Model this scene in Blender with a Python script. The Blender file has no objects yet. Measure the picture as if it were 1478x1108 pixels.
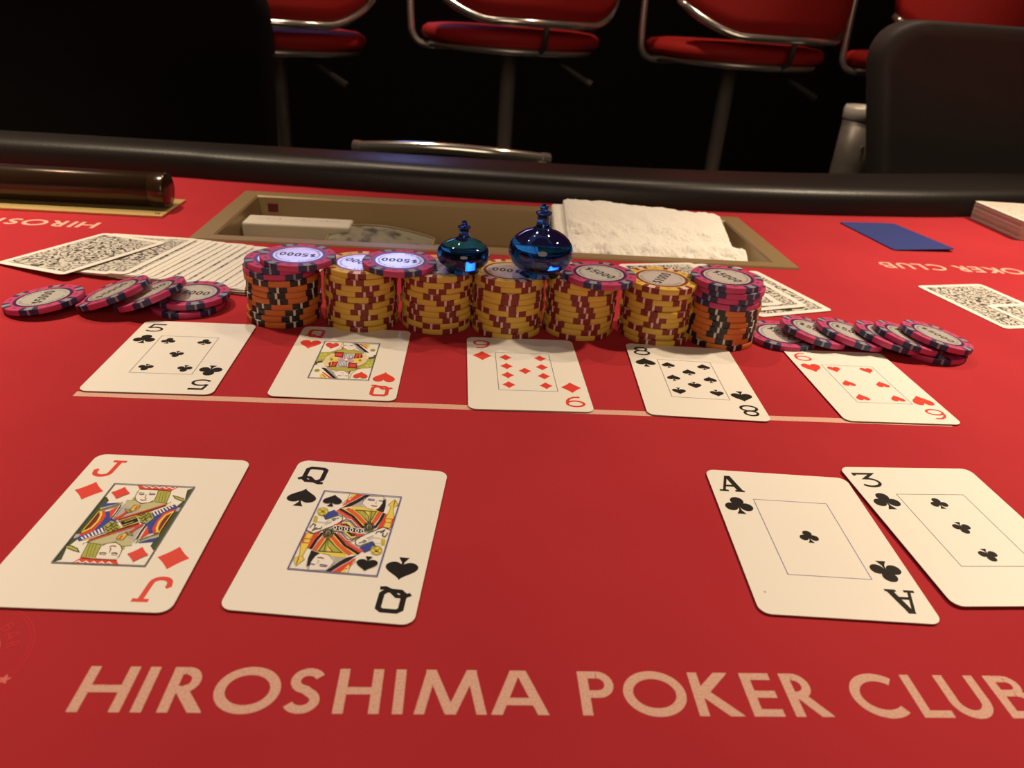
import bpy, math, random
from mathutils import Matrix, Vector
random.seed(7)
S = bpy.context.scene
COL = S.collection

# ------------------------------------------------------------------ camera
# world: table felt is z = 0, x runs along the table's long side, units are metres
PITCH, ROLL, YAW, CAM_H, FPX = math.radians(26.862), math.radians(4.168), math.radians(-4.47), 0.18048, 1079.8
_f = Vector((0, math.cos(PITCH), -math.sin(PITCH)))
_u0 = Vector((0, math.sin(PITCH), math.cos(PITCH)))
_r = Vector((1, 0, 0)) * math.cos(ROLL) + _u0 * math.sin(ROLL)
_u = _u0 * math.cos(ROLL) - Vector((1, 0, 0)) * math.sin(ROLL)
_Z = Matrix.Rotation(YAW, 3, 'Z')
_f, _r, _u = _Z @ _f, _Z @ _r, _Z @ _u
cd = bpy.data.cameras.new('camera')
cam = bpy.data.objects.new('camera', cd)
COL.objects.link(cam)
cam.matrix_world = Matrix(((_r.x, _u.x, -_f.x, 0), (_r.y, _u.y, -_f.y, 0), (_r.z, _u.z, -_f.z, CAM_H), (0, 0, 0, 1)))
cd.sensor_fit = 'HORIZONTAL'
cd.sensor_width = 36
cd.lens = FPX / 1478 * 36
cd.clip_start = 0.01
cd.dof.use_dof = True
cd.dof.focus_distance = 0.36
cd.dof.aperture_fstop = 17
S.camera = cam

# ------------------------------------------------------------------ light
w = bpy.data.worlds.new('world'); S.world = w; w.use_nodes = True
w.node_tree.nodes['Background'].inputs[0].default_value = (1.0, 0.66, 0.45, 1)
w.node_tree.nodes['Background'].inputs[1].default_value = 0.02
S.view_settings.view_transform = 'Standard'
S.view_settings.look = 'None'
S.view_settings.exposure = 0.0
S.view_settings.gamma = 1.0
S.view_settings.use_curve_mapping = False

def area(name, loc, target, power, color, sx, sy=None, spread=math.pi):
    l = bpy.data.lights.new(name, 'AREA')
    l.energy = power; l.color = color; l.spread = spread
    if sy: l.shape = 'RECTANGLE'; l.size = sx; l.size_y = sy
    else: l.shape = 'DISK'; l.size = sx
    o = bpy.data.objects.new(name, l); COL.objects.link(o)
    o.location = loc
    o.rotation_euler = (Vector(target) - Vector(loc)).to_track_quat('-Z', 'Y').to_euler()
    return o
WARM = (1.0, 0.80, 0.56)
def spot(name, loc, target, power, color, angle, radius):
    l = bpy.data.lights.new(name, 'SPOT')
    l.energy = power; l.color = color; l.spot_size = math.radians(angle); l.spot_blend = 1.0; l.shadow_soft_size = radius
    o = bpy.data.objects.new(name, l); COL.objects.link(o)
    o.location = loc
    o.rotation_euler = (Vector(target) - Vector(loc)).to_track_quat('-Z', 'Y').to_euler()
    return o
spot('downlight_right', (1.00, 0.752, 1.265), (0.641, 0.384, 0), 150.0, WARM, 56.4, 0.05)
spot('downlight_left', (-0.629, 0.75, 1.268), (-0.959, 0.373, 0), 150.0, WARM, 89.0, 0.05)
area('fill_behind_camera', (0.1, -1.5, 1.0), (0.1, 0.5, 0), 10.5, (1.0, 0.77, 0.53), 1.2)  # soft fill added behind the camera to lift chip sides and tray
area('stool_lamp_left', (-0.30, 1.35, 1.7), (-0.2, 1.9, 0.1), 14.0, (1.0, 0.78, 0.58), 0.06)
area('stool_lamp_right', (0.55, 1.35, 1.7), (0.6, 1.9, 0.1), 8.0, (1.0, 0.72, 0.50), 0.06)
area('machine_screen_light', (-0.55, 2.9, 0.82), (-0.1, 0.45, 0.0), 0.20, (0.32, 0.38, 1.0), 0.75, 0.28, math.radians(36))

# ------------------------------------------------------------------ materials
def mat(name, col, rough=0.5, metal=0.0, spec=0.5, **k):
    m = bpy.data.materials.new(name); m.use_nodes = True
    b = m.node_tree.nodes['Principled BSDF']
    b.inputs['Base Color'].default_value = (*col, 1)
    b.inputs['Roughness'].default_value = rough
    b.inputs['Metallic'].default_value = metal
    b.inputs['Specular IOR Level'].default_value = spec
    for a, v in k.items():
        b.inputs[a.replace('_', ' ')].default_value = v
    m.diffuse_color = (*col, 1)
    return m
def noisy(m, col2, scale=40, amount=1.0, bump=0.0, bscale=None, bdist=0.001, detail=3, lo=0.35, hi=0.65):
    """mix the base colour towards col2 with a noise, and add a fine bump"""
    nt = m.node_tree; N = nt.nodes; L = nt.links; b = N['Principled BSDF']
    tc = N.new('ShaderNodeTexCoord')
    if col2:
        n = N.new('ShaderNodeTexNoise'); n.inputs['Scale'].default_value = scale; n.inputs['Detail'].default_value = detail
        L.new(tc.outputs['Object'], n.inputs['Vector'])
        r = N.new('ShaderNodeMapRange'); r.inputs[1].default_value = lo; r.inputs[2].default_value = hi
        r.inputs[4].default_value = amount
        L.new(n.outputs['Fac'], r.inputs[0])
        mx = N.new('ShaderNodeMix'); mx.data_type = 'RGBA'
        mx.inputs[6].default_value = b.inputs['Base Color'].default_value
        mx.inputs[7].default_value = (*col2, 1)
        L.new(r.outputs[0], mx.inputs[0]); L.new(mx.outputs[2], b.inputs['Base Color'])
    if bump:
        n2 = N.new('ShaderNodeTexNoise'); n2.inputs['Scale'].default_value = bscale or scale; n2.inputs['Detail'].default_value = 2
        L.new(tc.outputs['Object'], n2.inputs['Vector'])
        bp = N.new('ShaderNodeBump'); bp.inputs['Strength'].default_value = bump; bp.inputs['Distance'].default_value = bdist
        L.new(n2.outputs['Fac'], bp.inputs['Height']); L.new(bp.outputs[0], b.inputs['Normal'])
    return m
M = {}
M['felt'] = noisy(mat('red_felt', (0.42, 0.029, 0.038), 0.95, spec=0.1), (0.37, 0.024, 0.033), 9, 0.8, bump=0.35, bscale=1600, bdist=0.0004)
M['print_light'] = noisy(mat('pale_print', (0.70, 0.43, 0.34), 0.95, spec=0.1), (0.58, 0.30, 0.25), 1400, 1.0, lo=0.4, hi=0.75)
M['print_faint'] = mat('faint_print', (0.50, 0.035, 0.045), 0.95, spec=0.1)
M['print_pink'] = mat('pink_print', (0.66, 0.16, 0.15), 0.95, spec=0.1)
M['leather'] = noisy(mat('black_leather', (0.013, 0.010, 0.009), 0.38, spec=0.36), None, bump=0.25, bscale=420, bdist=0.0006)
M['black'] = mat('black_fabric', (0.006, 0.004, 0.004), 0.9, spec=0.15)
M['chair_grey'] = noisy(mat('dark_grey_leather', (0.060, 0.054, 0.052), 0.55, spec=0.4), None, bump=0.2, bscale=300)
M['floor'] = noisy(mat('dark_carpet', (0.006, 0.004, 0.004), 0.95, spec=0.05), (0.009, 0.005, 0.005), 30)
M['wall'] = mat('dark_wall', (0.004, 0.003, 0.003), 0.9, spec=0.1)
M['card'] = mat('card_white', (0.84, 0.80, 0.74), 0.38, spec=0.35)
M['card_edge'] = mat('card_edge', (0.70, 0.66, 0.58), 0.6)
M['ink_black'] = mat('black_ink', (0.014, 0.009, 0.007), 0.6, spec=0.12)
M['ink_red'] = mat('red_ink', (0.72, 0.045, 0.025), 0.45, spec=0.3)
M['ink_line'] = mat('blue_black_ink', (0.06, 0.06, 0.11), 0.5)
M['back_line'] = mat('grey_ink_line', (0.22, 0.20, 0.19), 0.5)
M['ink_blue_line'] = mat('blue_ink_line', (0.07, 0.06, 0.28), 0.5)
INK = {'k': (0.02, 0.015, 0.012), 'r': (0.70, 0.07, 0.04), 'o': (0.70, 0.12, 0.05), 'y': (0.80, 0.62, 0.10), 'g': (0.42, 0.42, 0.09),
       'l': (0.55, 0.60, 0.12), 'd': (0.07, 0.09, 0.03), 'b': (0.05, 0.07, 0.33), 'w': (0.84, 0.81, 0.76), 'a': (0.46, 0.44, 0.43),
       'm': (0.22, 0.03, 0.02), 's': (0.85, 0.80, 0.74), 'e': (0.52, 0.50, 0.30), 'p': (0.60, 0.36, 0.40), 'v': (0.22, 0.21, 0.38),
       'n': (0.30, 0.22, 0.06), 'c': (0.78, 0.62, 0.38)}
IM = {k: mat('court_ink_' + n, INK[k], 0.6, spec=0.12) for k, n in zip(INK, ['black', 'red', 'orange', 'yellow', 'olive', 'lime', 'dark_green', 'blue', 'white', 'grey', 'maroon', 'skin', 'sage', 'pink', 'violet', 'brown', 'cream'])}
M['chip_pink'] = noisy(mat('pink_clay', (0.50, 0.048, 0.155), 0.48, spec=0.4), None, bump=0.1, bscale=900)
M['chip_yellow'] = noisy(mat('yellow_clay', (0.66, 0.41, 0.068), 0.5, spec=0.4), None, bump=0.1, bscale=900)
M['chip_orange'] = noisy(mat('orange_clay', (0.58, 0.16, 0.035), 0.5, spec=0.4), None, bump=0.1, bscale=900)
M['spot_navy'] = mat('navy_clay', (0.022, 0.022, 0.085), 0.45)
M['spot_maroon'] = mat('maroon_clay', (0.20, 0.016, 0.012), 0.5)
M['spot_black'] = mat('black_clay', (0.014, 0.010, 0.010), 0.45)
M['stripe_grey'] = mat('blue_grey_clay', (0.24, 0.25, 0.30), 0.5)
M['stripe_pink'] = mat('pale_pink_clay', (0.75, 0.50, 0.42), 0.5)
M['stripe_white'] = mat('white_clay', (0.66, 0.60, 0.54), 0.5)
M['stamp_dark'] = mat('dark_stamp', (0.16, 0.03, 0.09), 0.5)
M['stamp_yellow'] = mat('brown_stamp', (0.42, 0.20, 0.03), 0.5)
M['label'] = mat('label_film', (0.62, 0.59, 0.56), 0.22, spec=0.6, Coat_Weight=0.6, Coat_Roughness=0.12)
M['label_ring_navy'] = mat('navy_label_ring', (0.06, 0.03, 0.09), 0.3)
M['label_ring_brown'] = mat('brown_label_ring', (0.22, 0.06, 0.03), 0.3)
M['label_ink'] = mat('label_ink', (0.05, 0.045, 0.05), 0.4)
M['label_ink_pale'] = mat('pale_label_ink', (0.30, 0.27, 0.25), 0.4)
M['glass'] = mat('blue_glass', (0.02, 0.19, 0.85), 0.03, spec=0.5, Transmission_Weight=1.0, IOR=1.46)
M['bronze'] = noisy(mat('bronze_metal', (0.34, 0.235, 0.115), 0.38, metal=0.35), None, bump=0.05, bscale=200)
M['brass'] = noisy(mat('brass', (0.70, 0.50, 0.20), 0.35, metal=0.4), None, bump=0.05, bscale=150)
M['dark_polish'] = noisy(mat('polished_dark_bronze', (0.045, 0.024, 0.012), 0.2, metal=0.35, spec=0.8), None)
M['chrome'] = mat('chrome', (0.80, 0.76, 0.70), 0.16, metal=0.85)
M['chrome_dim'] = mat('dull_chrome', (0.62, 0.57, 0.54), 0.35, metal=0.8)
M['steel'] = noisy(mat('brushed_steel', (0.26, 0.235, 0.20), 0.42, metal=0.3), (0.20, 0.18, 0.155), 25, 1)
M['lid_metal'] = mat('bright_lid_metal', (0.88, 0.84, 0.76), 0.4, metal=0.2)
M['red_vinyl'] = mat('red_vinyl', (0.50, 0.022, 0.020), 0.6, spec=0.25)
M['plastic_black'] = mat('black_plastic', (0.05, 0.045, 0.045), 0.5)
M['blue_plastic'] = mat('blue_plastic', (0.030, 0.045, 0.21), 0.42)
M['ivory'] = mat('ivory_plastic', (0.66, 0.60, 0.50), 0.45)
M['faint_mark'] = mat('grey_mark', (0.42, 0.37, 0.30), 0.6)
M['dark_red'] = mat('dark_red_patch', (0.16, 0.012, 0.012), 0.7)
M['towel'] = noisy(mat('white_terry', (0.93, 0.90, 0.84), 1.0, spec=0.05, Sheen_Weight=0.3), (0.88, 0.84, 0.77), 60, 0.6, bump=0.5, bscale=750, bdist=0.0012)
M['marble_film'] = noisy(mat('marbled_film', (0.27, 0.24, 0.17), 0.3, Coat_Weight=0.5), (0.07, 0.06, 0.05), 70, 1.0, lo=0.45, hi=0.6)
M['marble_edge'] = mat('olive_film_edge', (0.30, 0.23, 0.10), 0.35)

def scroll(name, paper, ink, scale):
    """printed arabesque: warped concentric curls round scattered centres"""
    m = mat(name, paper, 0.4, spec=0.35); nt = m.node_tree; N = nt.nodes; L = nt.links; b = N['Principled BSDF']
    tc = N.new('ShaderNodeTexCoord')
    nz = N.new('ShaderNodeTexNoise'); nz.inputs['Scale'].default_value = scale * .9; nz.inputs['Detail'].default_value = 1
    L.new(tc.outputs['Object'], nz.inputs['Vector'])
    sc = N.new('ShaderNodeVectorMath'); sc.operation = 'MULTIPLY_ADD'
    sc.inputs[1].default_value = (0.9 / scale,) * 3
    L.new(nz.outputs['Color'], sc.inputs[0]); L.new(tc.outputs['Object'], sc.inputs[2])
    vo = N.new('ShaderNodeTexVoronoi'); vo.inputs['Scale'].default_value = scale
    L.new(sc.outputs[0], vo.inputs['Vector'])
    mu = N.new('ShaderNodeMath'); mu.operation = 'MULTIPLY'; mu.inputs[1].default_value = 17
    L.new(vo.outputs['Distance'], mu.inputs[0])
    si = N.new('ShaderNodeMath'); si.operation = 'SINE'; L.new(mu.outputs[0], si.inputs[0])
    n3 = N.new('ShaderNodeTexNoise'); n3.inputs['Scale'].default_value = scale * 2.2
    L.new(tc.outputs['Object'], n3.inputs['Vector'])
    ad = N.new('ShaderNodeMath'); ad.operation = 'MULTIPLY_ADD'; ad.inputs[1].default_value = 4.0
    L.new(n3.outputs['Fac'], ad.inputs[0]); L.new(si.outputs[0], ad.inputs[2])
    r = N.new('ShaderNodeMapRange'); r.inputs[1].default_value = 2.1; r.inputs[2].default_value = 2.6
    L.new(ad.outputs[0], r.inputs[0])
    mx = N.new('ShaderNodeMix'); mx.data_type = 'RGBA'
    mx.inputs[6].default_value = (*paper, 1); mx.inputs[7].default_value = (*ink, 1)
    L.new(r.outputs[0], mx.inputs[0]); L.new(mx.outputs[2], b.inputs['Base Color'])
    return m
M['back_scroll'] = scroll('black_scroll_print', (0.62, 0.58, 0.52), (0.05, 0.045, 0.045), 140)
M['deck_scroll'] = scroll('red_scroll_print', (0.82, 0.70, 0.62), (0.70, 0.38, 0.32), 200)

# ------------------------------------------------------------------ object helpers
def mk(name, V, F, mats, parent=None, smooth=False, mi=None, loc=None, bevel=0, matrix=None):
    me = bpy.data.meshes.new(name)
    me.from_pydata([tuple(v) for v in V], [], F)
    if not isinstance(mats, (list, tuple)): mats = [mats]
    for m in mats: me.materials.append(m)
    if mi: me.polygons.foreach_set('material_index', mi)
    if smooth:
        me.polygons.foreach_set('use_smooth', [True] * len(F))
    me.update()
    o = bpy.data.objects.new(name, me); COL.objects.link(o)
    if parent: o.parent = parent
    if loc: o.location = loc
    if matrix is not None: o.matrix_local = matrix
    if bevel:
        b = o.modifiers.new('bevel', 'BEVEL'); b.width = bevel; b.segments = 3; b.limit_method = 'ANGLE'
    return o
def tag(o, label, cat, group=None, kind=None):
    if label: o['label'] = label
    if cat: o['category'] = cat
    if group: o['group'] = group
    if kind: o['kind'] = kind
    return o
def empty(name, label, cat, loc=(0, 0, 0), rz=0, group=None):
    o = bpy.data.objects.new(name, None); COL.objects.link(o)
    o.location = loc; o.rotation_euler = (0, 0, rz); o.empty_display_size = 0.02
    return tag(o, label, cat, group)
def share(src, parent, name=None, matrix=None):
    c = src.copy(); COL.objects.link(c); c.parent = parent
    if name: c.name = name
    if matrix is not None: c.matrix_local = matrix
    return c
class B:
    """a small mesh bag"""
    step = 4e-6
    def __init__(s): s.V = []; s.F = []; s.mi = []; s.lift = 0.0
    def add(s, V, F, m=0):
        n = len(s.V); s.V += [tuple(v) for v in V]; s.F += [tuple(i + n for i in f) for f in F]; s.mi += [m] * len(F); return s
    def box(s, x0, x1, y0, y1, z0, z1, m=0):
        return s.add([(x0, y0, z0), (x1, y0, z0), (x1, y1, z0), (x0, y1, z0), (x0, y0, z1), (x1, y0, z1), (x1, y1, z1), (x0, y1, z1)],
                     [(3, 2, 1, 0), (4, 5, 6, 7), (0, 1, 5, 4), (1, 2, 6, 5), (2, 3, 7, 6), (3, 0, 4, 7)], m)
    def lathe(s, prof, n=32, c=(0, 0), m=0):
        V = []; F = []; k = len(prof)
        for i in range(n):
            a = 2 * math.pi * i / n
            for r, z in prof: V.append((c[0] + r * math.cos(a), c[1] + r * math.sin(a), z))
        for i in range(n):
            j = (i + 1) % n
            for q in range(k - 1): F.append((i * k + q, j * k + q, j * k + q + 1, i * k + q + 1))
        if prof[0][0] > 1e-6: F.append(tuple(i * k for i in range(n))[::-1])
        if prof[-1][0] > 1e-6: F.append(tuple(i * k + k - 1 for i in range(n)))
        return s.add(V, F, m)
    def tube(s, pts, r, n=10, m=0, cap=True):
        P = [Vector(p) for p in pts]; V = []; F = []
        up = Vector((0, 0, 1))
        for i, p in enumerate(P):
            t = ((P[min(i + 1, len(P) - 1)] - P[max(i - 1, 0)])).normalized()
            a = t.cross(up)
            if a.length < 0.05: a = t.cross(Vector((1, 0, 0)))
            a.normalize(); b_ = t.cross(a)
            if i and a.dot(pa) < 0: a, b_ = -a, -b_
            pa = a
            rr = r[i] if isinstance(r, (list, tuple)) else r
            for k in range(n):
                q = 2 * math.pi * k / n
                V.append(p + a * math.cos(q) * rr + b_ * math.sin(q) * rr)
        for i in range(len(P) - 1):
            for k in range(n):
                k2 = (k + 1) % n
                F.append((i * n + k, i * n + k2, (i + 1) * n + k2, (i + 1) * n + k))
        if cap: F.append(tuple(range(n))[::-1]); F.append(tuple((len(P) - 1) * n + k for k in range(n)))
        return s.add(V, F, m)
    def stroke(s, pts, w, z, m=0, closed=False):
        """flat line of width w along 2-D points, mitred"""
        P = [Vector((p[0], p[1])) for p in pts]; n = len(P); V = []; F = []
        z = z + s.lift; s.lift += s.step
        for i in range(n):
            if closed: a, b_ = P[i - 1], P[(i + 1) % n]
            else: a, b_ = P[max(i - 1, 0)], P[min(i + 1, n - 1)]
            d1 = P[i] - a; d2 = b_ - P[i]
            if d1.length < 1e-9: d1 = d2
            if d2.length < 1e-9: d2 = d1
            d1 = d1.normalized(); d2 = d2.normalized()
            t = d1 + d2
            t = t.normalized() if t.length > 1e-6 else d1
            nn = Vector((-t.y, t.x)); c = max(0.35, nn.dot(Vector((-d1.y, d1.x))))
            o = nn * (w / 2 / c)
            V += [(P[i].x - o.x, P[i].y - o.y, z), (P[i].x + o.x, P[i].y + o.y, z)]
        for i in range(n if closed else n - 1):
            j = (i + 1) % n
            F.append((2 * i, 2 * j, 2 * j + 1, 2 * i + 1))
        return s.add(V, F, m)
    def poly(s, pts, z, m=0):
        return s.add([(p[0], p[1], z) for p in pts], [tuple(range(len(pts)))], m)
    def clip_y(s, y0, y1):
        """trim flat faces to the band y0..y1 so that slanted strokes end level"""
        V = []; F = []; mi = []
        for f, m in zip(s.F, s.mi):
            P = [s.V[i] for i in f]
            for lim, sg in ((y0, 1), (y1, -1)):
                Q = []
                for i in range(len(P)):
                    a, c = P[i], P[(i + 1) % len(P)]
                    ia, ic = sg * (a[1] - lim) >= 0, sg * (c[1] - lim) >= 0
                    if ia: Q.append(a)
                    if ia != ic:
                        t = (lim - a[1]) / (c[1] - a[1]); Q.append(tuple(a[k] + (c[k] - a[k]) * t for k in range(3)))
                P = Q
                if not P: break
            if len(P) > 2: F.append(tuple(range(len(V), len(V) + len(P)))); V += P; mi.append(m)
        s.V, s.F, s.mi = V, F, mi; return s
    def tf(s, fn): s.V = [tuple(fn(*v)) for v in s.V]; return s
    def mk(s, name, mats, parent=None, **k): return mk(name, s.V, s.F, mats, parent, mi=s.mi, **k)
def arc(cx, cy, rx, ry, a0, a1, n=12):
    return [(cx + rx * math.cos(math.radians(a0 + (a1 - a0) * i / n)), cy + ry * math.sin(math.radians(a0 + (a1 - a0) * i / n))) for i in range(n + 1)]
def smooth_path(P, n=8):
    """Catmull-Rom through the points"""
    P = [Vector(p) for p in P]; out = []
    for i in range(len(P) - 1):
        p0 = P[max(i - 1, 0)]; p1 = P[i]; p2 = P[i + 1]; p3 = P[min(i + 2, len(P) - 1)]
        for k in range(n):
            t = k / n
            out.append(0.5 * ((2 * p1) + (p2 - p0) * t + (2 * p0 - 5 * p1 + 4 * p2 - p3) * t * t + (3 * p1 - p0 - 3 * p2 + p3) * t ** 3))
    out.append(P[-1]); return out
def rrect(w, h, r, n=6):
    P = []
    for cx, cy, a in ((w / 2 - r, h / 2 - r, 0), (-w / 2 + r, h / 2 - r, 90), (-w / 2 + r, -h / 2 + r, 180), (w / 2 - r, -h / 2 + r, 270)):
        P += arc(cx, cy, r, r, a, a + 90, n)
    return P
def slab(P, z0, z1, top=0, side=0):
    b = B(); n = len(P)
    b.add([(x, y, z0) for x, y in P] + [(x, y, z1) for x, y in P], [tuple(range(n))[::-1]], side)
    b.F.append(tuple(range(n, 2 * n))); b.mi.append(top)
    for i in range(n):
        j = (i + 1) % n; b.F.append((i, j, n + j, n + i)); b.mi.append(side)
    return b
ORD = ['bottom', 'second', 'third', 'fourth', 'fifth', 'sixth', 'seventh', 'eighth', 'ninth', 'tenth', 'eleventh', 'twelfth', 'thirteenth', 'fourteenth', 'fifteenth', 'sixteenth', 'seventeenth', 'eighteenth', 'nineteenth', 'twentieth']

# ================================================================== the setting
FLOOR = -0.78
tag(B().box(-3.2, 3.4, -2.0, 3.3, FLOOR - 0.05, FLOOR).mk('floor', M['floor']), None, None, kind='structure')
tag(B().box(-3.2, 3.4, 3.3, 3.4, FLOOR - 0.05, 2.0).mk('wall_back', M['wall']), None, None, kind='structure')

# ================================================================== poker table
INNER = [(-1.15, .785), (-.80, .797), (-.45, .800), (-.301, .796), (-.237, .790), (-.053, .778), (.148, .770), (.321, .778), (.45, .792), (.567, .814), (.80, .880), (1.15, 1.01)]
OUTER = [(-1.15, .860), (-.80, .862), (-.47, .864), (-.33, .864), (-.24, .866), (-.053, .868), (.150, .866), (.345, .890), (.50, .925), (.64, .965), (.92, 1.045), (1.30, 1.18)]
PI_ = smooth_path([(x, y, 0) for x, y in INNER], 6); PO_ = smooth_path([(x, y, 0) for x, y in OUTER], 6)
table = empty('poker_table', 'long poker table with red felt top and black padded rail', 'table', (0, 0, FLOOR))
TP = Matrix.Translation((0, 0, -FLOOR))          # parts are written in felt-level coordinates
TX0, TX1, TY0, TY1 = -.200, .258, .596, .731      # opening for the sunken tray
fb = B()
xs = sorted(set([round(p.x, 4) for p in PI_] + [TX0, TX1]))
def yb(x):
    for a, b_ in zip(PI_, PI_[1:]):
        if a.x <= x <= b_.x: return a.y + (b_.y - a.y) * (x - a.x) / max(b_.x - a.x, 1e-9) + .04
    return PI_[-1].y + .04
for a, b_ in zip(xs, xs[1:]):
    def strip(ya0, ya1, yb0, yb1):
        fb.add([(a, ya0, 0), (b_, yb0, 0), (b_, yb1, 0), (a, ya1, 0)], [(0, 1, 2, 3)])
        fb.add([(a, ya0, -.012), (b_, yb0, -.012), (b_, yb1, -.012), (a, ya1, -.012)], [(3, 2, 1, 0)])
    if a >= TX0 - 1e-6 and b_ <= TX1 + 1e-6:
        strip(-.25, TY0, -.25, TY0); strip(TY1, yb(a), TY1, yb(b_))
    else: strip(-.25, yb(a), -.25, yb(b_))
fb.add([(TX0, TY0, 0), (TX1, TY0, 0), (TX1, TY1, 0), (TX0, TY1, 0), (TX0, TY0, -.012), (TX1, TY0, -.012), (TX1, TY1, -.012), (TX0, TY1, -.012)],
       [(0, 1, 5, 4), (1, 2, 6, 5), (2, 3, 7, 6), (3, 0, 4, 7)])
fb.mk('felt', M['felt'], table, matrix=TP)
# padded rail: profile from the felt over the top and down outside
rb = B(); n = len(PI_)
PROF = [(0.0, -.006), (-.001, .004), (0.0, .014), (.003, .021), (.010, .0258), (.020, .0275)]
k = 0
V = []
for i in range(n):
    a, o = PI_[i], PO_[i]; d = (o - a); w_ = d.length; d = d / w_
    row = [(a + d * r_, z_) for r_, z_ in PROF] + [(a + d * w_ * f_, .0275 + h_) for f_, h_ in ((.4, .0012), (.6, .0012), (.8, -.001))] + \
          [(o + d * q_, z_) for q_, z_ in ((-.008, .0235), (-.001, .016), (.003, .004), (.002, -.02), (-.006, -.05), (-.03, -.065))]
    V += [(p.x, p.y, z_) for p, z_ in row]; k = len(row)
F = []
for i in range(n - 1):
    for q in range(k - 1): F.append((i * k + q, (i + 1) * k + q, (i + 1) * k + q + 1, i * k + q + 1))
rb.add(V, F)
rb.mk('rail', M['leather'], table, smooth=True, matrix=TP)
ap = B().box(-1.14, 1.14, -.24, .80, -.075, -.060); ap.box(-1.14, 1.14, -.24, -.22, -.06, -.012); ap.box(-1.14, -1.12, -.22, .80, -.06, -.012); ap.box(1.12, 1.14, -.22, .80, -.06, -.012); ap.box(-1.12, 1.12, .78, .80, -.06, -.012)
ap.mk('underframe', M['black'], table, matrix=TP)
for x in (-.7, .7):
    B().lathe([(.28, FLOOR), (.28, FLOOR + .03), (.06, FLOOR + .05), (.055, -.074)], 24, (x, .28)).mk('pedestal', M['black'], table, matrix=TP)
# betting line
B().add([(-.1845, .3252, .00006), (.2560, .3252, .00006), (.2560, .3300, .00006), (-.1845, .3300, .00006)], [(0, 1, 2, 3)]).mk('betting_line', M['print_light'], table, matrix=TP)['label'] = 'thin pale straight betting line printed across the felt'

# ---- printed lettering, geometric sans capitals, cap height 15.9 mm, stroke 3 mm
H_, W_ = 15.9, 3.0
def letter(ch, w):
    b = B(); s = lambda p, ww=W_, c=False: b.stroke(p, ww, 0, closed=c)
    h = W_ / 2; m = H_ / 2
    if ch == 'H': s([(h, 0), (h, H_)]); s([(w - h, 0), (w - h, H_)]); s([(h, m), (w - h, m)], 2.6)
    elif ch == 'I': s([(h, 0), (h, H_)])
    elif ch == 'R' or ch == 'P':
        r = (H_ - (6.4 if ch == 'R' else 6.2)) / 2; yc = H_ - 1.3 - r + 1.3; bw = w * .72 if ch == 'R' else w
        s([(h, 0), (h, H_)])
        x1 = bw - 1.4 - (r - 1.3)
        s([(h, H_ - 1.3), (x1, H_ - 1.3)] + arc(x1, H_ - r, r - 1.3, r - 1.3, 90, -90, 10) + [(h, H_ - 2 * r + 1.3)], 2.7)
        if ch == 'R': s([(w * .30, H_ - 2 * r + 2.2), (w - 1.9, 0), (w - 1.0, -1.6)], 3.2)
    elif ch == 'O': s(arc(w / 2, m, w / 2 - h, m - h + .35, 0, 352, 40), c=True)
    elif ch == 'S': s(arc(w * .52, H_ - 4.5, w * .36, 3.2, 25, 235, 10) + [(w * .5, m + .2)] + arc(w * .44, 4.4, w * .38, 3.1, 62, -155, 12), 2.8)
    elif ch == 'M': s([(1.1, -2), (4.9, H_ + 2)], 2.9); s([(w - 1.1, -2), (w - 4.9, H_ + 2)], 2.9); s([(3.5, H_ + 2), (w / 2 + .6, -1.5)], 2.9); s([(w - 3.5, H_ + 2), (w / 2 - .6, -1.5)], 2.9)
    elif ch == 'A': s([(.8, -2), (w / 2 + .0, H_ + 2)], 3.1); s([(w - .8, -2), (w / 2 - .0, H_ + 2)], 3.1); s([(4, 4.6), (w - 4, 4.6)], 2.6)
    elif ch == 'K': s([(h, 0), (h, H_)]); s([(h + .6, m - .4), (w - 2.9, H_), (w - 1.2, H_ + 2)], 3.2); s([(h + 1.2, m + 1.2), (w - 1.9, 0), (w - .4, -1.8)], 3.3)
    elif ch == 'E': s([(h, 0), (h, H_)]); [s([(h, y), (w, y)], 2.6) for y in (1.3, m, H_ - 1.3)]
    elif ch == 'C': s(arc(9.3, m, 9.3 - h, m - h + .35, 48, 312, 30), 3.0)
    elif ch == 'L': s([(h, 0), (h, H_)]); s([(h, 1.3), (w, 1.3)], 2.6)
    elif ch == 'U': r = w / 2 - h; s([(h, H_)] + arc(w / 2, r + h - .3, r, r, 180, 360, 14) + [(w - h, H_)])
    elif ch == 'B': 
        s([(h, 0), (h, H_)]); r = 2.7
        s([(h, H_ - 1.3), (w - 5.2, H_ - 1.3)] + arc(w - 5.2, H_ - 1.3 - r, r, r, 90, -90, 8) + [(h, H_ - 1.3 - 2 * r)], 2.5)
        r2 = (H_ - 2.6 - 2 * r) / 2; s([(h, 1.3 + 2 * r2), (w - 4.8, 1.3 + 2 * r2)] + arc(w - 4.8, 1.3 + r2, r2, r2, 90, -90, 8) + [(h, 1.3)], 2.5)
    return b.clip_y(0 if ch not in 'OSCU' else -.4, H_ if ch not in 'OSC' else H_ + .4)
TXT = [('H', -104.4, 14.2), ('I', -87.4, 3), ('R', -80.3, 12.2), ('O', -66.9, 18.6), ('S', -46.2, 10), ('H', -32.4, 13), ('I', -15.7, 3), ('M', -9.6, 20.8), ('A', 12.5, 16.6),
       ('P', 38.9, 10.6), ('O', 52.0, 19.0), ('K', 73.2, 13.4), ('E', 89.5, 9.3), ('R', 102.1, 11.8), ('C', 122.4, 16.8), ('L', 141.4, 9.6), ('U', 152.4, 13.0), ('B', 168.9, 11.4)]
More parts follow.
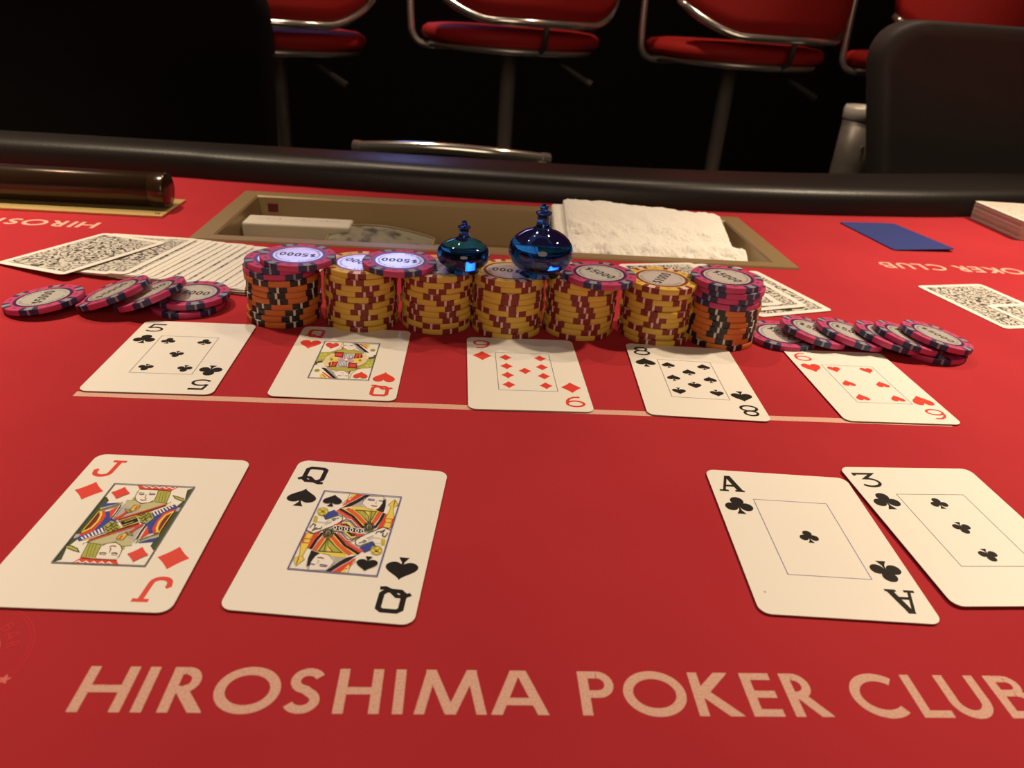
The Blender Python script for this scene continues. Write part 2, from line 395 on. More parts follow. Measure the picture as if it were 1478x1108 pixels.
def lettering(dx, dy, sc, rot, lbl):
    """one printed line; each letter is its own flat print"""
    e = bpy.data.objects.new('lettering', None); COL.objects.link(e); e.parent = table
    e.matrix_local = TP @ Matrix.Translation((dx, dy, .00006)) @ Matrix.Rotation(rot, 4, 'Z'); e['label'] = lbl
    for ch, x, w_ in TXT:
        b = letter(ch, w_)
        b.V = [((x + vx) * sc / 1000, vy * sc / 1000, vz) for vx, vy, vz in b.V]
        b.mk('printed_letter', M['print_light'], e)
    return e
lettering(0, .1469, 1, 0, 'pale printed line HIROSHIMA POKER CLUB reading upright near the camera')
lettering(-.4035, .6175, 1.03, math.pi, 'upside down printed line at far left starting beside the brass plate')
lettering(.5425, .6180, 1.01, math.pi, 'upside down printed line at far right ending below the blue card')
# round seal printed at the left edge
sc_ = B(); sx, sy = -.1455, .1650
for r_, w_, m_ in ((.0215, .0004, 0), (.0205, .0003, 0), (.0118, .0016, 1)):
    sc_.stroke([(sx + px, sy + py) for px, py in arc(0, 0, r_, r_, 0, 356, 60)], w_, .00005, m_, closed=True)
st = [(sx + .0193 + math.cos(math.radians(90 + 36 * i)) * (.0020 if i % 2 == 0 else .0009), sy - .0073 + math.sin(math.radians(90 + 36 * i)) * (.0020 if i % 2 == 0 else .0009)) for i in range(10)]
for i in range(10): sc_.add([(sx + .0193, sy - .0073, .00006), (*st[i], .00006), (*st[(i + 1) % 10], .00006)], [(0, 1, 2)], 1)
for a_, ch, w_ in ((52, 'B', 11.4), (36, 'A', 16.6), (20, 'R', 12.2)):
    l = letter(ch, w_); q = math.radians(a_ - 90); k_ = .00024
    for f in l.F: sc_.F.append(tuple(i + len(sc_.V) for i in f)); sc_.mi.append(0)
    for vx, vy, vz in l.V:
        X = (vx - w_ / 2) * k_; Y = .0140 + vy * k_
        sc_.V.append((sx + X * math.cos(q) - Y * math.sin(q), sy + X * math.sin(q) + Y * math.cos(q), .00006 + vz))
sc_.mk('printed_seal', [M['print_faint'], M['print_pink']], table, matrix=TP)['label'] = 'faint round printed seal with a small star'

# ================================================================== sunken bronze tray
tray = empty('chip_tray', 'sunken bronze metal tray set into the felt behind the chip stacks', 'tray', (0, 0, -.036))
UP = Matrix.Translation((0, 0, .036))
OX0, OX1, OY0, OY1 = -.216, .277, .583, .7475
rim = B()
zt, zl = .0016, .0002
def ring(a, za, b_, zb, bag):
    (x0, x1, y0, y1), (u0, u1, v0, v1) = a, b_
    bag.add([(x0, y0, za), (x1, y0, za), (x1, y1, za), (x0, y1, za), (u0, v0, zb), (u1, v0, zb), (u1, v1, zb), (u0, v1, zb)],
            [(0, 1, 5, 4), (1, 2, 6, 5), (2, 3, 7, 6), (3, 0, 4, 7)])
O = (OX0, OX1, OY0, OY1); I1 = (TX0, TX1, TY0, TY1)
def ins(q, d): return (q[0] + d, q[1] - d, q[2] + d, q[3] - d)
ring(O, zl, ins(O, .0008), zt, rim); ring(ins(O, .0008), zt, ins(I1, -.0008), zt, rim); ring(ins(I1, -.0008), zt, ins(I1, .0006), .0002, rim)
rim.mk('rim', M['bronze'], tray, matrix=UP)
wl = B(); ring(ins(I1, .0006), .0002, ins(I1, .006), -.034, wl)
b0 = ins(I1, .006); wl.add([(b0[0], b0[2], -.034), (b0[1], b0[2], -.034), (b0[1], b0[3], -.034), (b0[0], b0[3], -.034)], [(0, 1, 2, 3)])
ring(ins(I1, .0003), .0001, ins(I1, .0045), -.036, wl)
wl.mk('basin', M['bronze'], tray, matrix=UP)
for x0, x1 in ((-.190, -.181), (.238, .247)):
    B().box(x0, x1, .7265, .7285, -.0125, -.0045).mk('patch', M['dark_red'], tray, matrix=UP)['label'] = 'small dark red patch in the tray corner'
# ivory box in the tray
bx = empty('ivory_box', 'flat ivory plastic box lying in the left end of the bronze tray', 'box', (-.149, .671, -.0338), 0)
B().box(-.047, .047, -.014, .013, 0, .015).mk('base', M['ivory'], bx, bevel=.0006)
B().box(-.047, .047, -.014, .013, .0152, .0295).mk('lid', M['ivory'], bx, bevel=.0025)
mk_ = B()
for i in range(14):
    if i in (4, 5, 9): continue
    x = -.036 + i * .0052; mk_.stroke([(x, .001), (x + .0034, .0035 if i % 2 else .001), (x + .0040, -.001)], .0009, .02955)
mk_.mk('markings', M['faint_mark'], bx)
# marbled pack leaning in the tray
pk = empty('marbled_pack', 'flat pack wrapped in dark marbled film leaning in the bronze tray', 'pack', (-.076, .640, -.0338), math.radians(-6))
pb = B(); nx = 12
tp = []
for i in range(nx + 1):
    x = -.046 + .092 * i / nx; z = .0205 + .0085 * (1 - ((i / nx - .42) / .62) ** 2)
    tp.append((x, z))
V = []
for x, z in tp: V += [(x, -.020, z - .010), (x, .026, z), (x, .026, z - .008), (x, -.020, z - .0145)]
F = []
for i in range(nx):
    for q in range(4): F.append((4 * i + q, 4 * i + 4 + q, 4 * i + 4 + (q + 1) % 4, 4 * i + (q + 1) % 4))
F += [(0, 1, 2, 3), tuple(4 * nx + q for q in (3, 2, 1, 0))]
mk('wrapping', V, F, M['marble_film'], pk, bevel=.001)
e = B(); e.tube([(x, .0262, z + .0003) for x, z in tp], .0011, 6); e.tube([(x, -.0202, z - .0097) for x, z in tp], .0009, 6); e.tube([(tp[-1][0], -.0202, tp[-1][1] - .0097), (tp[-1][0], .0262, tp[-1][1])], .0009, 6); e.tube([(tp[0][0], -.0202, tp[0][1] - .0097), (tp[0][0], .0262, tp[0][1])], .0009, 6)
e.mk('edging', M['marble_edge'], pk)

# ---- towel
tw = empty('towel', 'folded white terry towel lying in the right of the bronze tray', 'towel', (.160, .655, -.034))
from mathutils import noise as NZ
def fbm(x, y, z, s): return NZ.fractal(Vector((x * s, y * s, z * s)), 1.0, 2.0, 4)
def pillow(name, fn, nu, nv, parent, amp, fs):
    """closed cloth shape: fn(u,v) -> point, u round the section, v along"""
    V = []; F = []
    for j in range(nv + 1):
        for i in range(nu):
            p = Vector(fn(i / nu, j / nv)); q = fbm(p.x + 3, p.y, p.z, fs) * amp + fbm(p.x, p.y + 7, p.z, 500) * .0008
            c = Vector(fn(-1, j / nv)); d = (p - c); d = d / max(d.length, 1e-6)
            V.append(p + d * q)
    for j in range(nv):
        for i in range(nu): F.append((j * nu + i, j * nu + (i + 1) % nu, (j + 1) * nu + (i + 1) % nu, (j + 1) * nu + i))
    F.append(tuple(range(nu))[::-1]); F.append(tuple(nv * nu + i for i in range(nu)))
    return mk(name, V, F, M['towel'], parent, smooth=True)
def section(u, a, b_, th):
    """rounded slab section from a to b (y,z) of thickness th"""
    a = Vector(a); b_ = Vector(b_); d = (b_ - a); L = d.length; d /= L; nn = Vector((-d.y, d.x))
    if u < 0: return (a + b_) / 2
    per = 2 * L + math.pi * th; s = u * per
    if s < L: return a + d * s + nn * th / 2
    s -= L
    if s < math.pi * th / 2:
        q = s / (th / 2); return b_ + nn * math.cos(q) * th / 2 + d * math.sin(q) * th / 2
    s -= math.pi * th / 2
    if s < L: return b_ - d * s - nn * th / 2
    s -= L; q = s / (th / 2); return a - nn * math.cos(q) * th / 2 - d * math.sin(q) * th / 2
def slope(x0, x1, a, b_, th, da=(0, 0), db=(0, 0)):
    def fn(u, v):
        e_ = 1 - .30 * max(0, abs(2 * v - 1) ** 14)
        p = section(u, (a[0] + da[0] * v, a[1] + da[1] * v), (b_[0] + db[0] * v, b_[1] + db[1] * v), th * e_)
        return (x0 + (x1 - x0) * v, p.x, p.y)
    return fn
pillow('upper_fold', slope(-.069, .084, (-.026, .020), (.050, .048), .014, (.004, -.002), (.002, -.008)), 200, 240, tw, .0030, 60)
pillow('lower_fold', slope(-.078, .080, (-.040, .008), (.040, .022), .014, (0, 0), (.002, -.004)), 150, 200, tw, .0020, 45)
pillow('rolled_edge', slope(-.070, .088, (-.042, .015), (-.022, .025), .017, (0, .001), (.002, .002)), 120, 220, tw, .0034, 70)
pillow('back_fold', slope(-.080, -.050, (-.010, .020), (.050, .043), .012), 90, 40, tw, .0014, 55)

# ================================================================== brass plate and cylinder (left)
pl = tag(B().box(-.80, -.256, .640, .6985, .0001, .0022).mk('brass_plate', M['brass'], bevel=.0006), 'long flat brass plate screwed to the felt at the far left', 'plate')
for x in (-.262, -.50):
    B().lathe([(.0022, .0022), (.0020, .0031), (.0008, .0034), (0, .0034)], 12, (x, .646)).mk('screw', M['bronze'], pl)
cy = empty('polished_cylinder', 'polished dark bronze cylinder lying on the brass plate at far left', 'cylinder', (-.534, .669, .0169))
cb = B().lathe([(0, -.272), (.0125, -.272), (.0143, -.2705), (.0146, -.268), (.0146, .262)], 40)
cb.tf(lambda x, y, z: (z, x, y)).mk('barrel', M['dark_polish'], cy, smooth=True)
cb = B().lathe([(.0146, .262), (.0148, .2622), (.0148, .2735), (.0145, .2748), (.0138, .2752), (0, .2752)], 40)
cb.tf(lambda x, y, z: (z, x, y)).mk('end_cap', M['dark_polish'], cy, smooth=True)

# ================================================================== cards
CW, CH, CT = .0635, .0889, .0003
card_body_mesh = slab([(x, y) for x, y in rrect(CW, CH, .0042)], 0, CT, 0, 1).mk('card_stock', [M['card'], M['card_edge']])
bpat = B().poly(rrect(CW - .0105, CH - .0105, .0008, 3), 0); 
back_mesh = bpat.mk('printed_back', M['back_scroll'])
fr = B().stroke(rrect(CW - .0098, CH - .0098, .001, 3)[:-1], .00025, 0, closed=True)
back_frame_mesh = fr.mk('printed_border', M['back_line'])
PROTO = [card_body_mesh, back_mesh, back_frame_mesh]
def suit_shape(s):
    """list of polygons, unit height, centred"""
    if s == 'D':
        P = []
        C4 = [(0, .5), (.46, 0), (0, -.5), (-.46, 0)]
        for i in range(4):
            a, b_ = C4[i], C4[(i + 1) % 4]
            for k in range(6):
                t = k / 6; x = a[0] + (b_[0] - a[0]) * t; y = a[1] + (b_[1] - a[1]) * t; c = 1 - .28 * t * (1 - t)
                P.append((x * c, y * c))
        return [P]
    def heart(sg):
        P = []
        for i in range(36):
            t = 2 * math.pi * i / 36
            x = 16 * math.sin(t) ** 3; y = 13 * math.cos(t) - 5 * math.cos(2 * t) - 2 * math.cos(3 * t) - math.cos(4 * t)
            P.append((x / 33., sg * (y + 2.5) / 29.5))
        return P
    if s == 'H': return [heart(1)]
    stem = [(-.03, -.05), (.03, -.05), (.04, -.28), (.16, -.5), (-.16, -.5), (-.04, -.28)]
    if s == 'S':
        h = [(x * 1.0, y * .80 + .10) for x, y in heart(-1)]
        return [h, [(x, y) for x, y in stem]]
    c = []
    for cx, cy_, r in ((0, .24, .235), (-.26, -.10, .225), (.26, -.10, .225), (0, .0, .12)):
        c.append(arc(cx, cy_, r, r, 0, 345, 23))
    return c + [stem]
def suit_bag(s, size):
    b = B()
    for i, P in enumerate(suit_shape(s)): b.poly([(x * size, y * size) for x, y in P], i * 2e-6)
    return b
def glyph(ch, w, h, t=None):
    """card index characters, centred, in metres"""
    b = B(); t = t or w * .17
    def s(P, k=1.0, c=False): b.stroke([((x - .5) * w, (y - .5) * h) for x, y in P], t * k, 0, closed=c)
    if ch == 'A':
        s([(.18, .03), (.46, .97)], .7); s([(.84, .03), (.54, .97)], 1.45); s([(.40, .97), (.66, .97)], .7); s([(.28, .36), (.74, .36)], .8); s([(0, .04), (.36, .04)], .7); s([(.62, .04), (1.0, .04)], .7)
    elif ch == 'J':
        s([(.76, .95), (.72, .25)] + arc(.44, .25, .28, .20, 0, -175, 10) + [(.14, .38)], 1.1); s([(.50, .955), (1.0, .955)], .9)
        s([(.08, .32), (.22, .42)], .9)
    elif ch == 'Q':
        s([(.32, .93), (.78, .93), (.90, .84), (.90, .26), (.76, .12), (.34, .12), (.20, .24), (.20, .84)], 1.15, True)
        s([(.0, .20), (.20, .33), (.42, .33), (.66, .10), (.84, .02), (1.0, .05)], 1.0)
    elif ch == '3':
        s([(.10, .80), (.10, .94), (.88, .94), (.44, .60), (.62, .59)] + arc(.52, .32, .40, .27, 68, -150, 14), .95)
    elif ch == '5':
        s([(.90, .95), (.30, .95), (.20, .54)] + arc(.50, .32, .40, .26, 130, -150, 16), .9); s([(.30, .945), (.94, .945)], 1.1)
    elif ch == '6':
        s(arc(.5, .30, .40, .26, 0, 345, 24), .9, True); s([(.11, .36), (.13, .56), (.26, .78), (.48, .92), (.78, .93)], .9)
    elif ch == '9':
        s(arc(.5, .70, .40, .26, 0, 345, 24), .95, True); s([(.89, .64), (.87, .44), (.74, .22), (.52, .08), (.22, .07)], .95)
    elif ch == '8':
        s(arc(.5, .74, .31, .22, 0, 345, 24), .95, True); s(arc(.5, .28, .39, .25, 0, 345, 24), .95, True)
    elif ch == '0': s(arc(.5, .5, .36, .44, 0, 345, 20), 1.0, True)
    elif ch == '1': s([(.5, 0), (.5, 1)], 1.3); s([(.22, .75), (.5, .95)], 1)
    elif ch == '$': s(arc(.5, .70, .30, .18, 30, 250, 10) + arc(.5, .32, .32, .18, 90, -150, 10), 1.0); s([(.5, -.05), (.5, 1.05)], .6)
    return b
Zp = CT + .00003
PIPS = {'A': [(0, 0, .62, 1)], '3': [(0, 17, 1, 1), (0, 0, 1, 0), (0, -17, 1, 0)], '5': [(-9.8, 17, 1, 1), (9.8, 17, 1, 1), (0, 0, 1, 0), (-9.8, -17, 1, 0), (9.8, -17, 1, 0)],
        '6': [(-10, 17.5, 1, 1), (10, 17.5, 1, 1), (-10, 0, 1, 0), (10, 0, 1, 0), (-10, -17, 1, 0), (10, -17, 1, 0)],
        '8': [(-10.3, 16.5, 1, 1), (10.3, 16.5, 1, 1), (0, 8.3, 1, 1), (-10.3, 0, 1, 1), (10.3, 0, 1, 1), (0, -8.0, 1, 0), (-10.3, -16.2, 1, 0), (10.3, -16.2, 1, 0)],
        '9': [(sx_ * 9.9, y_, 1, y_ > 0) for sx_ in (-1, 1) for y_ in (17, 5.6, -5.6, -17)] + [(0, .2, 1, 1)]}
SUITN = {'D': 'diamond', 'H': 'heart', 'S': 'spade', 'C': 'club'}
JACK = ([('d',0,[-155,147,-149,148,-131,126,-138,-62,-137,-91,-135,-110,-149,-153,-143,-177,-135,-217,-155,-233]),
 ('k',0.25,[-149,148,-131,126,-138,-62,-137,-91,-135,-110,-149,-153,-143,-177,-135,-217]),
 ('a',0,[-150,-101,-155,-78,-139,-77,-134,-100]),
 ('g',0,[-155,-143,-138,-142,-110,-156,-94,-175,-113,-172,-143,-159]),
 ('k',0.35,[-155,-143,-138,-142,-110,-156,-94,-175,-115,-169,-144,-156]),
 ('r',0,[-67,233,94,233,76,204,25,206,-47,206]),
 ('w',0.5,[-44,230,-27,219,-21,232,-3,219,6,232,24,220,32,231,50,219,59,230,75,219,84,231]),
 ('m',0.6,[-49,208,-9,208,35,207,76,202]),
 ('g',0,[26,203,77,199,82,164,88,120,40,127,31,160]),
 ('k',0.2,[77,199,82,164,88,120,102,128,101,135]),
 ('d',0.15,[39,198,56,129]),
 ('d',0.15,[50,197,68,126]),
 ('d',0.15,[61,197,79,123]),
 ('g',0,[-50,191,-40,188,-33,129,-50,143,-44,163]),
 ('a',0,[-67,112,15,82,9,56,-36,7,-71,12]),
 ('e',0,[-66,130,-34,136,-2,113,38,131,93,122,82,112,23,62,-60,102]),
 ('d',0.2,[-66,130,-34,136,-2,113,38,131,93,122]),
 ('s',0,[-48,200,27,203,33,167,36,142,24,124,-3,116,-27,130,-42,151,-47,176]),
 ('k',0.22,[27,203,33,167,36,142,24,124,-3,116,-27,130,-42,151,-47,176,-48,200]),
 ('k',0.5,[-36,175,-25,172,-16,175]),
 ('k',0.2,[-41,183,-19,183]),
 ('k',0.45,[1,176,13,174,25,176]),
 ('k',0.2,[-2,184,22,183]),
 ('k',0.2,[-8,173,-4,150,4,147]),
 ('m',0.35,[-16,139,-4,135,6,140]),
 ('m',1.3,[90,113,32,62,-40,5]),
 ('o',0.5,[94,119,22,65,-47,13]),
 ('y',0.3,[110,113,64,65,-16,-2]),
 ('b',0,[54,64,122,119,141,99,107,63,100,16,111,-56,96,-63,72,-13,77,31]),
 ('b',0,[36,5,65,-1,77,31,91,-5,98,-63,77,-19,54,-9]),
 ('w',0.55,[61,67,81,42]),
 ('w',0.55,[70,74,88,50]),
 ('w',0.55,[78,81,96,59]),
 ('w',0.55,[86,88,103,68]),
 ('w',0.55,[95,95,111,78]),
 ('w',0.55,[103,102,118,88]),
 ('w',0.55,[111,109,124,98]),
 ('r',0,[136,93,103,63,96,16,97,-31,115,-62,126,-58,110,-30,108,10,116,46,136,75]),
 ('m',0,[137,68,118,44,115,3,119,-30,129,-50,136,-45]),
 ('y',0.8,[135,72,115,46,109,8,114,-30,126,-55]),
 ('g',0,[11,40,20,63,54,64,78,31,66,-3,38,6]),
 ('d',0.3,[18,44,31,37,33,54,47,39,48,57,64,44]),
 ('d',0.3,[26,28,38,20,40,36,54,23,58,39,72,31]),
 ('d',0.3,[40,10,49,9,50,21,64,8]),
 ('r',1.0,[-57,11,-42,33,-31,62]),
 ('g',0,[-47,75,-27,72,-14,59,-31,53]),
 ('d',0.2,[-47,75,-27,72,-14,59,-31,53,-47,75]),
 ('y',0,[-26,66,-23,101,0,101,0,81,-14,64]),
 ('m',0.2,[-26,66,-23,101,0,101,0,81,-14,64,-26,66]),
 ('r',0,[-16,78,-13,97,-4,96,-7,77]),
 ('r',0,[75,-16,98,-63,78,-93]),
 ('k',0.5,[69,-13,67,-52,70,-97]),
 ('w',0.25,[64,-12,63,-51,64,-94]),
 ('b',0,[141,-80,135,-105,83,-115,101,-85]),
 ('e',0,[132,-55,139,-77,102,-98,72,-118,84,-90]),
 ('d',0.4,[133,-61,105,-82,82,-102]),
 ('k',0.2,[132,-55,84,-90,72,-118]),
 ('y',0.3,[136,65,133,5,132,-55])],
 [('k',0,[-30,-3,15,32,33,6,-7,-30]), ('y',0.3,[-37,-1,13,37]), ('y',0.3,[39,2,-8,-37])])
QSPADE = ([('a',0,[28,232,86,233,102,207,105,167,104,127,78,134,23,150,-29,150,-10,172]),
 ('k',0,[4,232,30,232,-10,172,-29,149,-64,131,-47,157]),
 ('r',0,[-25,232,7,233,-19,191,-47,159,-64,145,-50,204]),
 ('y',0,[-52,233,-24,232,-37,207]),
 ('y',0,[-54,203,-35,206,-45,184]),
 ('g',0,[-66,163,-54,172,-53,165]),
 ('p',0.5,[-48,162,-20,194,6,231]),
 ('k',0.2,[-52,233,-52,197,-66,163]),
 ('s',0,[25,220,83,228,89,192,82,158,69,140,49,140,22,153,8,171]),
 ('k',0,[87,208,96,213,105,167,105,127,71,137,82,156,88,185]),
 ('w',0.4,[89,233,103,210,109,155]),
 ('v',0.9,[26,202,40,199,55,199]),
 ('v',0.8,[71,201,88,198]),
 ('k',0.3,[28,207,52,207]),
 ('v',0.2,[65,198,62,180,68,178]),
 ('m',0.5,[49,165,62,162,72,164]),
 ('v',0.25,[12,212,9,175,36,145,61,139]),
 ('y',0,[-29,148,19,151,82,135,84,124,68,45,-23,134]),
 ('g',0,[-10,128,79,130,65,54]),
 ('d',0.45,[-7,127,78,129,65,55,-7,127]),
 ('y',0,[32,129,49,124,60,78,47,95]),
 ('d',0.3,[28,126,53,96,64,57]),
 ('d',0.3,[58,127,67,60]),
 ('r',1.7,[-75,115,-28,83,39,23]),
 ('k',1.1,[-67,127,-8,88,50,22]),
 ('y',0.7,[-56,131,-1,94,55,29]),
 ('o',1.7,[-39,132,8,95,57,42]),
 ('y',0.4,[-20,135,24,93,61,49]),
 ('p',0.3,[-74,110,-27,78,38,20]),
 ('r',0,[115,120,153,109,155,35,125,25,118,21,99,13,107,62]),
 ('o',1.7,[93,127,86,81,76,48]),
 ('k',1.1,[109,121,103,71,92,27]),
 ('y',0.4,[82,129,76,90,71,55]),
 ('y',0,[133,216,153,181,137,164,114,178]),
 ('y',0,[127,165,137,164,152,93,123,92,122,110]),
 ('y',0,[122,86,144,87,147,72,126,68]),
 ('y',0,[123,64,146,64,148,35,122,38]),
 ('g',0.25,[133,216,153,181,137,164,152,93,144,87,147,72,148,35]),
 ('g',0.25,[133,216,114,178,127,165,122,95,122,86,126,68,122,38]),
 ('m',0.25,[135,208,136,171]),
 ('w',0,[38,-54,56,-25,123,36,153,21,154,-1,142,-21,59,-84,43,-76]),
 ('k',0.3,[38,-54,56,-25,123,36,153,21]),
 ('d',0.3,[38,-54,43,-76,59,-84,100,-52]),
 ('k',0.35,[103,-8,106,5,121,9,132,20,129,7,119,0]),
 ('k',0.35,[130,-1,130,-16,140,-21,147,4]),
 ('k',0.3,[53,-69,65,-62,69,-50,78,-55,69,-65]),
 ('k',0.2,[75,-41,97,-20]),
 ('w',0,[82,-45,98,-27,126,-30,133,-58,106,-61]),
 ('v',0.2,[84,-48,99,-32,126,-33]),
 ('b',0,[60,-89,104,-51,116,-76,104,-101,85,-118]),
 ('y',0,[126,-30,147,-37,150,-69,135,-67]),
 ('g',0.3,[133,-33,139,-67]),
 ('g',0.3,[141,-36,145,-68]),
 ('y',0,[146,-97,144,-115,131,-124,115,-119,105,-102,107,-84,120,-75,136,-81]),
 ('g',0.3,[146,-97,144,-115,131,-124,115,-119,105,-102,107,-84,120,-75,136,-81,146,-97]),
 ('g',0.3,[107,-85,143,-115]),
 ('g',0.3,[139,-84,114,-116]),
 ('m',0,[133,-101,132,-107,128,-110,122,-108,119,-102,119,-96,124,-93,130,-95]),
 ('d',0.3,[105,-60,120,-84]),
 ('k',0.5,[-41,43,-26,58,-8,56,27,16]),
 ('y',0.7,[-35,34,-20,43,19,9]),
 ('w',0.3,[-23,63,-7,62,25,25]),
 ('v',0.3,[-21,57,-10,57,23,18]),
 ('r',0.9,[-62,20,-38,32,-14,14]),
 ('w',0.4,[-64,12,-39,20,-16,4]),
 ('k',0.8,[-31,27,-19,31,6,10]),
 ('e',0,[89,30,90,19,88,10,83,3,77,0,69,1,62,7,56,15,52,25,51,35,53,45,58,52,64,55,72,53,80,48,86,40]),
 ('k',0.3,[89,30,90,19,88,10,83,3,77,0,69,1,62,7,56,15,52,25,51,35,53,45,58,52,64,55,72,53,80,48,86,40,89,30]),
 ('k',0.5,[83,29,84,21,82,14,77,10,72,9,66,12,61,18,58,26,58,34,60,41,64,45,69,45,75,43,80,37,83,29]),
 ('d',0,[77,28,78,21,75,16,71,16,67,20,64,26,64,33,66,38,70,39,75,35])],
 [('k',2.6,[-62,5,0,0,61,-5]), ('w',0.35,[-47,5,-47,-2,-50,-6,-55,-3,-59,3,-59,11,-55,14,-50,12,-47,5]), ('w',0.35,[-26,3,-26,-4,-29,-7,-34,-5,-37,2,-38,9,-34,12,-29,10,-26,3]), ('w',0.35,[-5,1,-5,-6,-8,-9,-13,-7,-16,0,-17,7,-13,11,-8,8,-5,1]), ('w',0.35,[16,0,16,-7,13,-11,8,-9,5,-2,5,5,8,9,13,6,16,0]), ('w',0.35,[37,-2,37,-9,34,-13,29,-10,26,-3,26,4,29,7,34,5,37,-2]), ('w',0.35,[58,-4,58,-11,55,-14,50,-12,46,-5,47,2,50,5,55,3,58,-4]), ('w',0.3,[-65,18,58,9]), ('w',0.3,[-58,-10,64,-18])])
QHEART = ([('g',0,[-153,86,-98,98,-70,116,-49,104,-74,70,-103,-9,-152,-48]),
 ('l',0,[-135,51,-135,39,-139,34,-144,38,-149,50,-149,61,-145,67,-140,63]),
 ('l',0,[-115,61,-115,49,-121,44,-127,48,-132,59,-132,71,-127,77,-120,73]),
 ('l',0,[-136,13,-136,5,-140,1,-145,4,-149,12,-149,20,-145,24,-139,21]),
 ('l',0,[-120,23,-121,14,-125,10,-130,13,-134,21,-133,30,-129,34,-124,31]),
 ('n',0,[-98,98,-65,124,-38,149,36,136,77,118,78,89,-76,81]),
 ('g',0,[-63,114,-36,141,28,131,73,111,74,94,-71,90]),
 ('g',1.0,[-152,-41,-121,-26,-107,13]),
 ('e',0.9,[-56,219,-55,166,-76,115]),
 ('m',0,[-50,126,-45,184,-37,145]),
 ('s',0,[-51,228,3,229,31,185,31,153,15,134,-10,131,-40,162]),
 ('v',0.3,[-53,232,-41,164,-10,131,15,134,32,155]),
 ('v',0.8,[-43,192,-26,191]),
 ('v',0.8,[-9,193,10,192]),
 ('p',0.4,[-14,157,0,157]),
 ('v',0.2,[-15,191,-15,171]),
 ('a',0,[0,228,15,227,89,121,84,93,35,154,28,185]),
 ('v',0.3,[4,222,82,105]),
 ('k',0,[10,226,31,225,112,108,90,109]),
 ('r',0,[34,224,50,224,100,161,89,162]),
 ('y',0,[58,224,99,222,104,182,87,179]),
 ('m',0.3,[69,218,92,188]),
 ('g',0,[142,145,141,133,135,125,126,124,117,130,113,141,114,153,121,161,130,162,138,156]),
 ('n',0.3,[115,146,141,139]),
 ('n',0.3,[117,132,139,152]),
 ('m',0,[-77,98,-26,99,-18,25,-68,37]),
 ('r',0,[-66,83,-31,83,-30,41,-63,49]),
 ('m',0,[37,88,81,98,85,37,35,21]),
 ('r',0,[46,81,62,83,54,31,41,30]),
 ('y',0.4,[66,83,70,38]),
 ('p',0,[-50,20,-20,27,1,0,-41,-14]),
 ('v',0,[-22,83,31,81,34,15,-9,3]),
 ('w',0.4,[-12,78,-5,25]),
 ('w',0.4,[-2,77,2,19]),
 ('w',0.4,[7,78,10,18]),
 ('w',0.4,[16,78,18,19]),
 ('w',0.4,[24,78,26,22]),
 ('c',2.2,[-75,66,-102,17,-100,-45,-84,-90]),
 ('m',0.4,[-89,30,-87,29]),
 ('m',0.4,[-101,-12,-100,-14]),
 ('m',0.4,[-95,-52,-94,-53]),
 ('y',0,[-93,-4,-83,31,-62,35,-44,12,-43,-16,-78,-35]),
 ('n',0,[-68,-1,-69,-12,-74,-18,-80,-14,-85,-3,-85,9,-79,14,-73,10]),
 ('d',1.6,[-154,-52,-139,-43,-120,-32]),
 ('k',1.0,[-152,-73,-143,-65]),
 ('w',0,[-132,-67,-132,-76,-136,-80,-141,-77,-144,-69,-144,-60,-141,-56,-136,-59]),
 ('w',0,[-110,-65,-110,-76,-115,-81,-121,-77,-125,-66,-125,-55,-121,-50,-114,-54]),
 ('w',0,[-96,-88,-96,-99,-100,-104,-105,-100,-109,-90,-109,-79,-106,-73,-100,-77])],
 [('w',0,[10,5,10,-5,7,-11,1,-12,-4,-6,-8,3,-8,12,-4,19,2,20,7,14])])

def court(art, parent, suit, sxy, col):
    once = [(-1, None)]
    b = B(); mats = list(IM.values()); idx = {k: i for i, k in enumerate(IM)}
    z = [0.0]
    def put(it, sg):
        c, w_, P = it
        pts = [(sg * P[i] / 10000, sg * P[i + 1] / 10000) for i in range(0, len(P), 2)]
        if w_ == 0: b.poly(pts, z[0], idx[c])
        else:
            closed = (P[0], P[1]) == (P[-2], P[-1])
            b.stroke(pts[:-1] if closed else pts, w_ / 1000, z[0], idx[c], closed)
    b.add([(-.0155, -.0233, -4e-6), (.0155, -.0233, -4e-6), (.0155, .0233, -4e-6), (-.0155, .0233, -4e-6)], [(0, 1, 2, 3)], idx['w'])
    for it in art[0]:
        put(it, 1); put(it, -1); z[0] += 3e-6
    for it in art[1]:
        put(it, 1)
        z[0] += 3e-6
    # keep every polygon facing up
    for i, f in enumerate(b.F):
        A_ = sum(b.V[f[k]][0] * b.V[f[(k + 1) % len(f)]][1] - b.V[f[(k + 1) % len(f)]][0] * b.V[f[k]][1] for k in range(len(f)))
        if A_ < 0: b.F[i] = f[::-1]
    b.mk('court_picture', mats, parent, loc=(0, 0, Zp + 6e-6))
    for sg in (1, -1):
        p = suit_bag(suit, .0078).mk('pip', col, parent, loc=(sg * sxy[0], sg * sxy[1], Zp + .0003))
        if sg < 0: p.rotation_euler = (0, 0, math.pi)
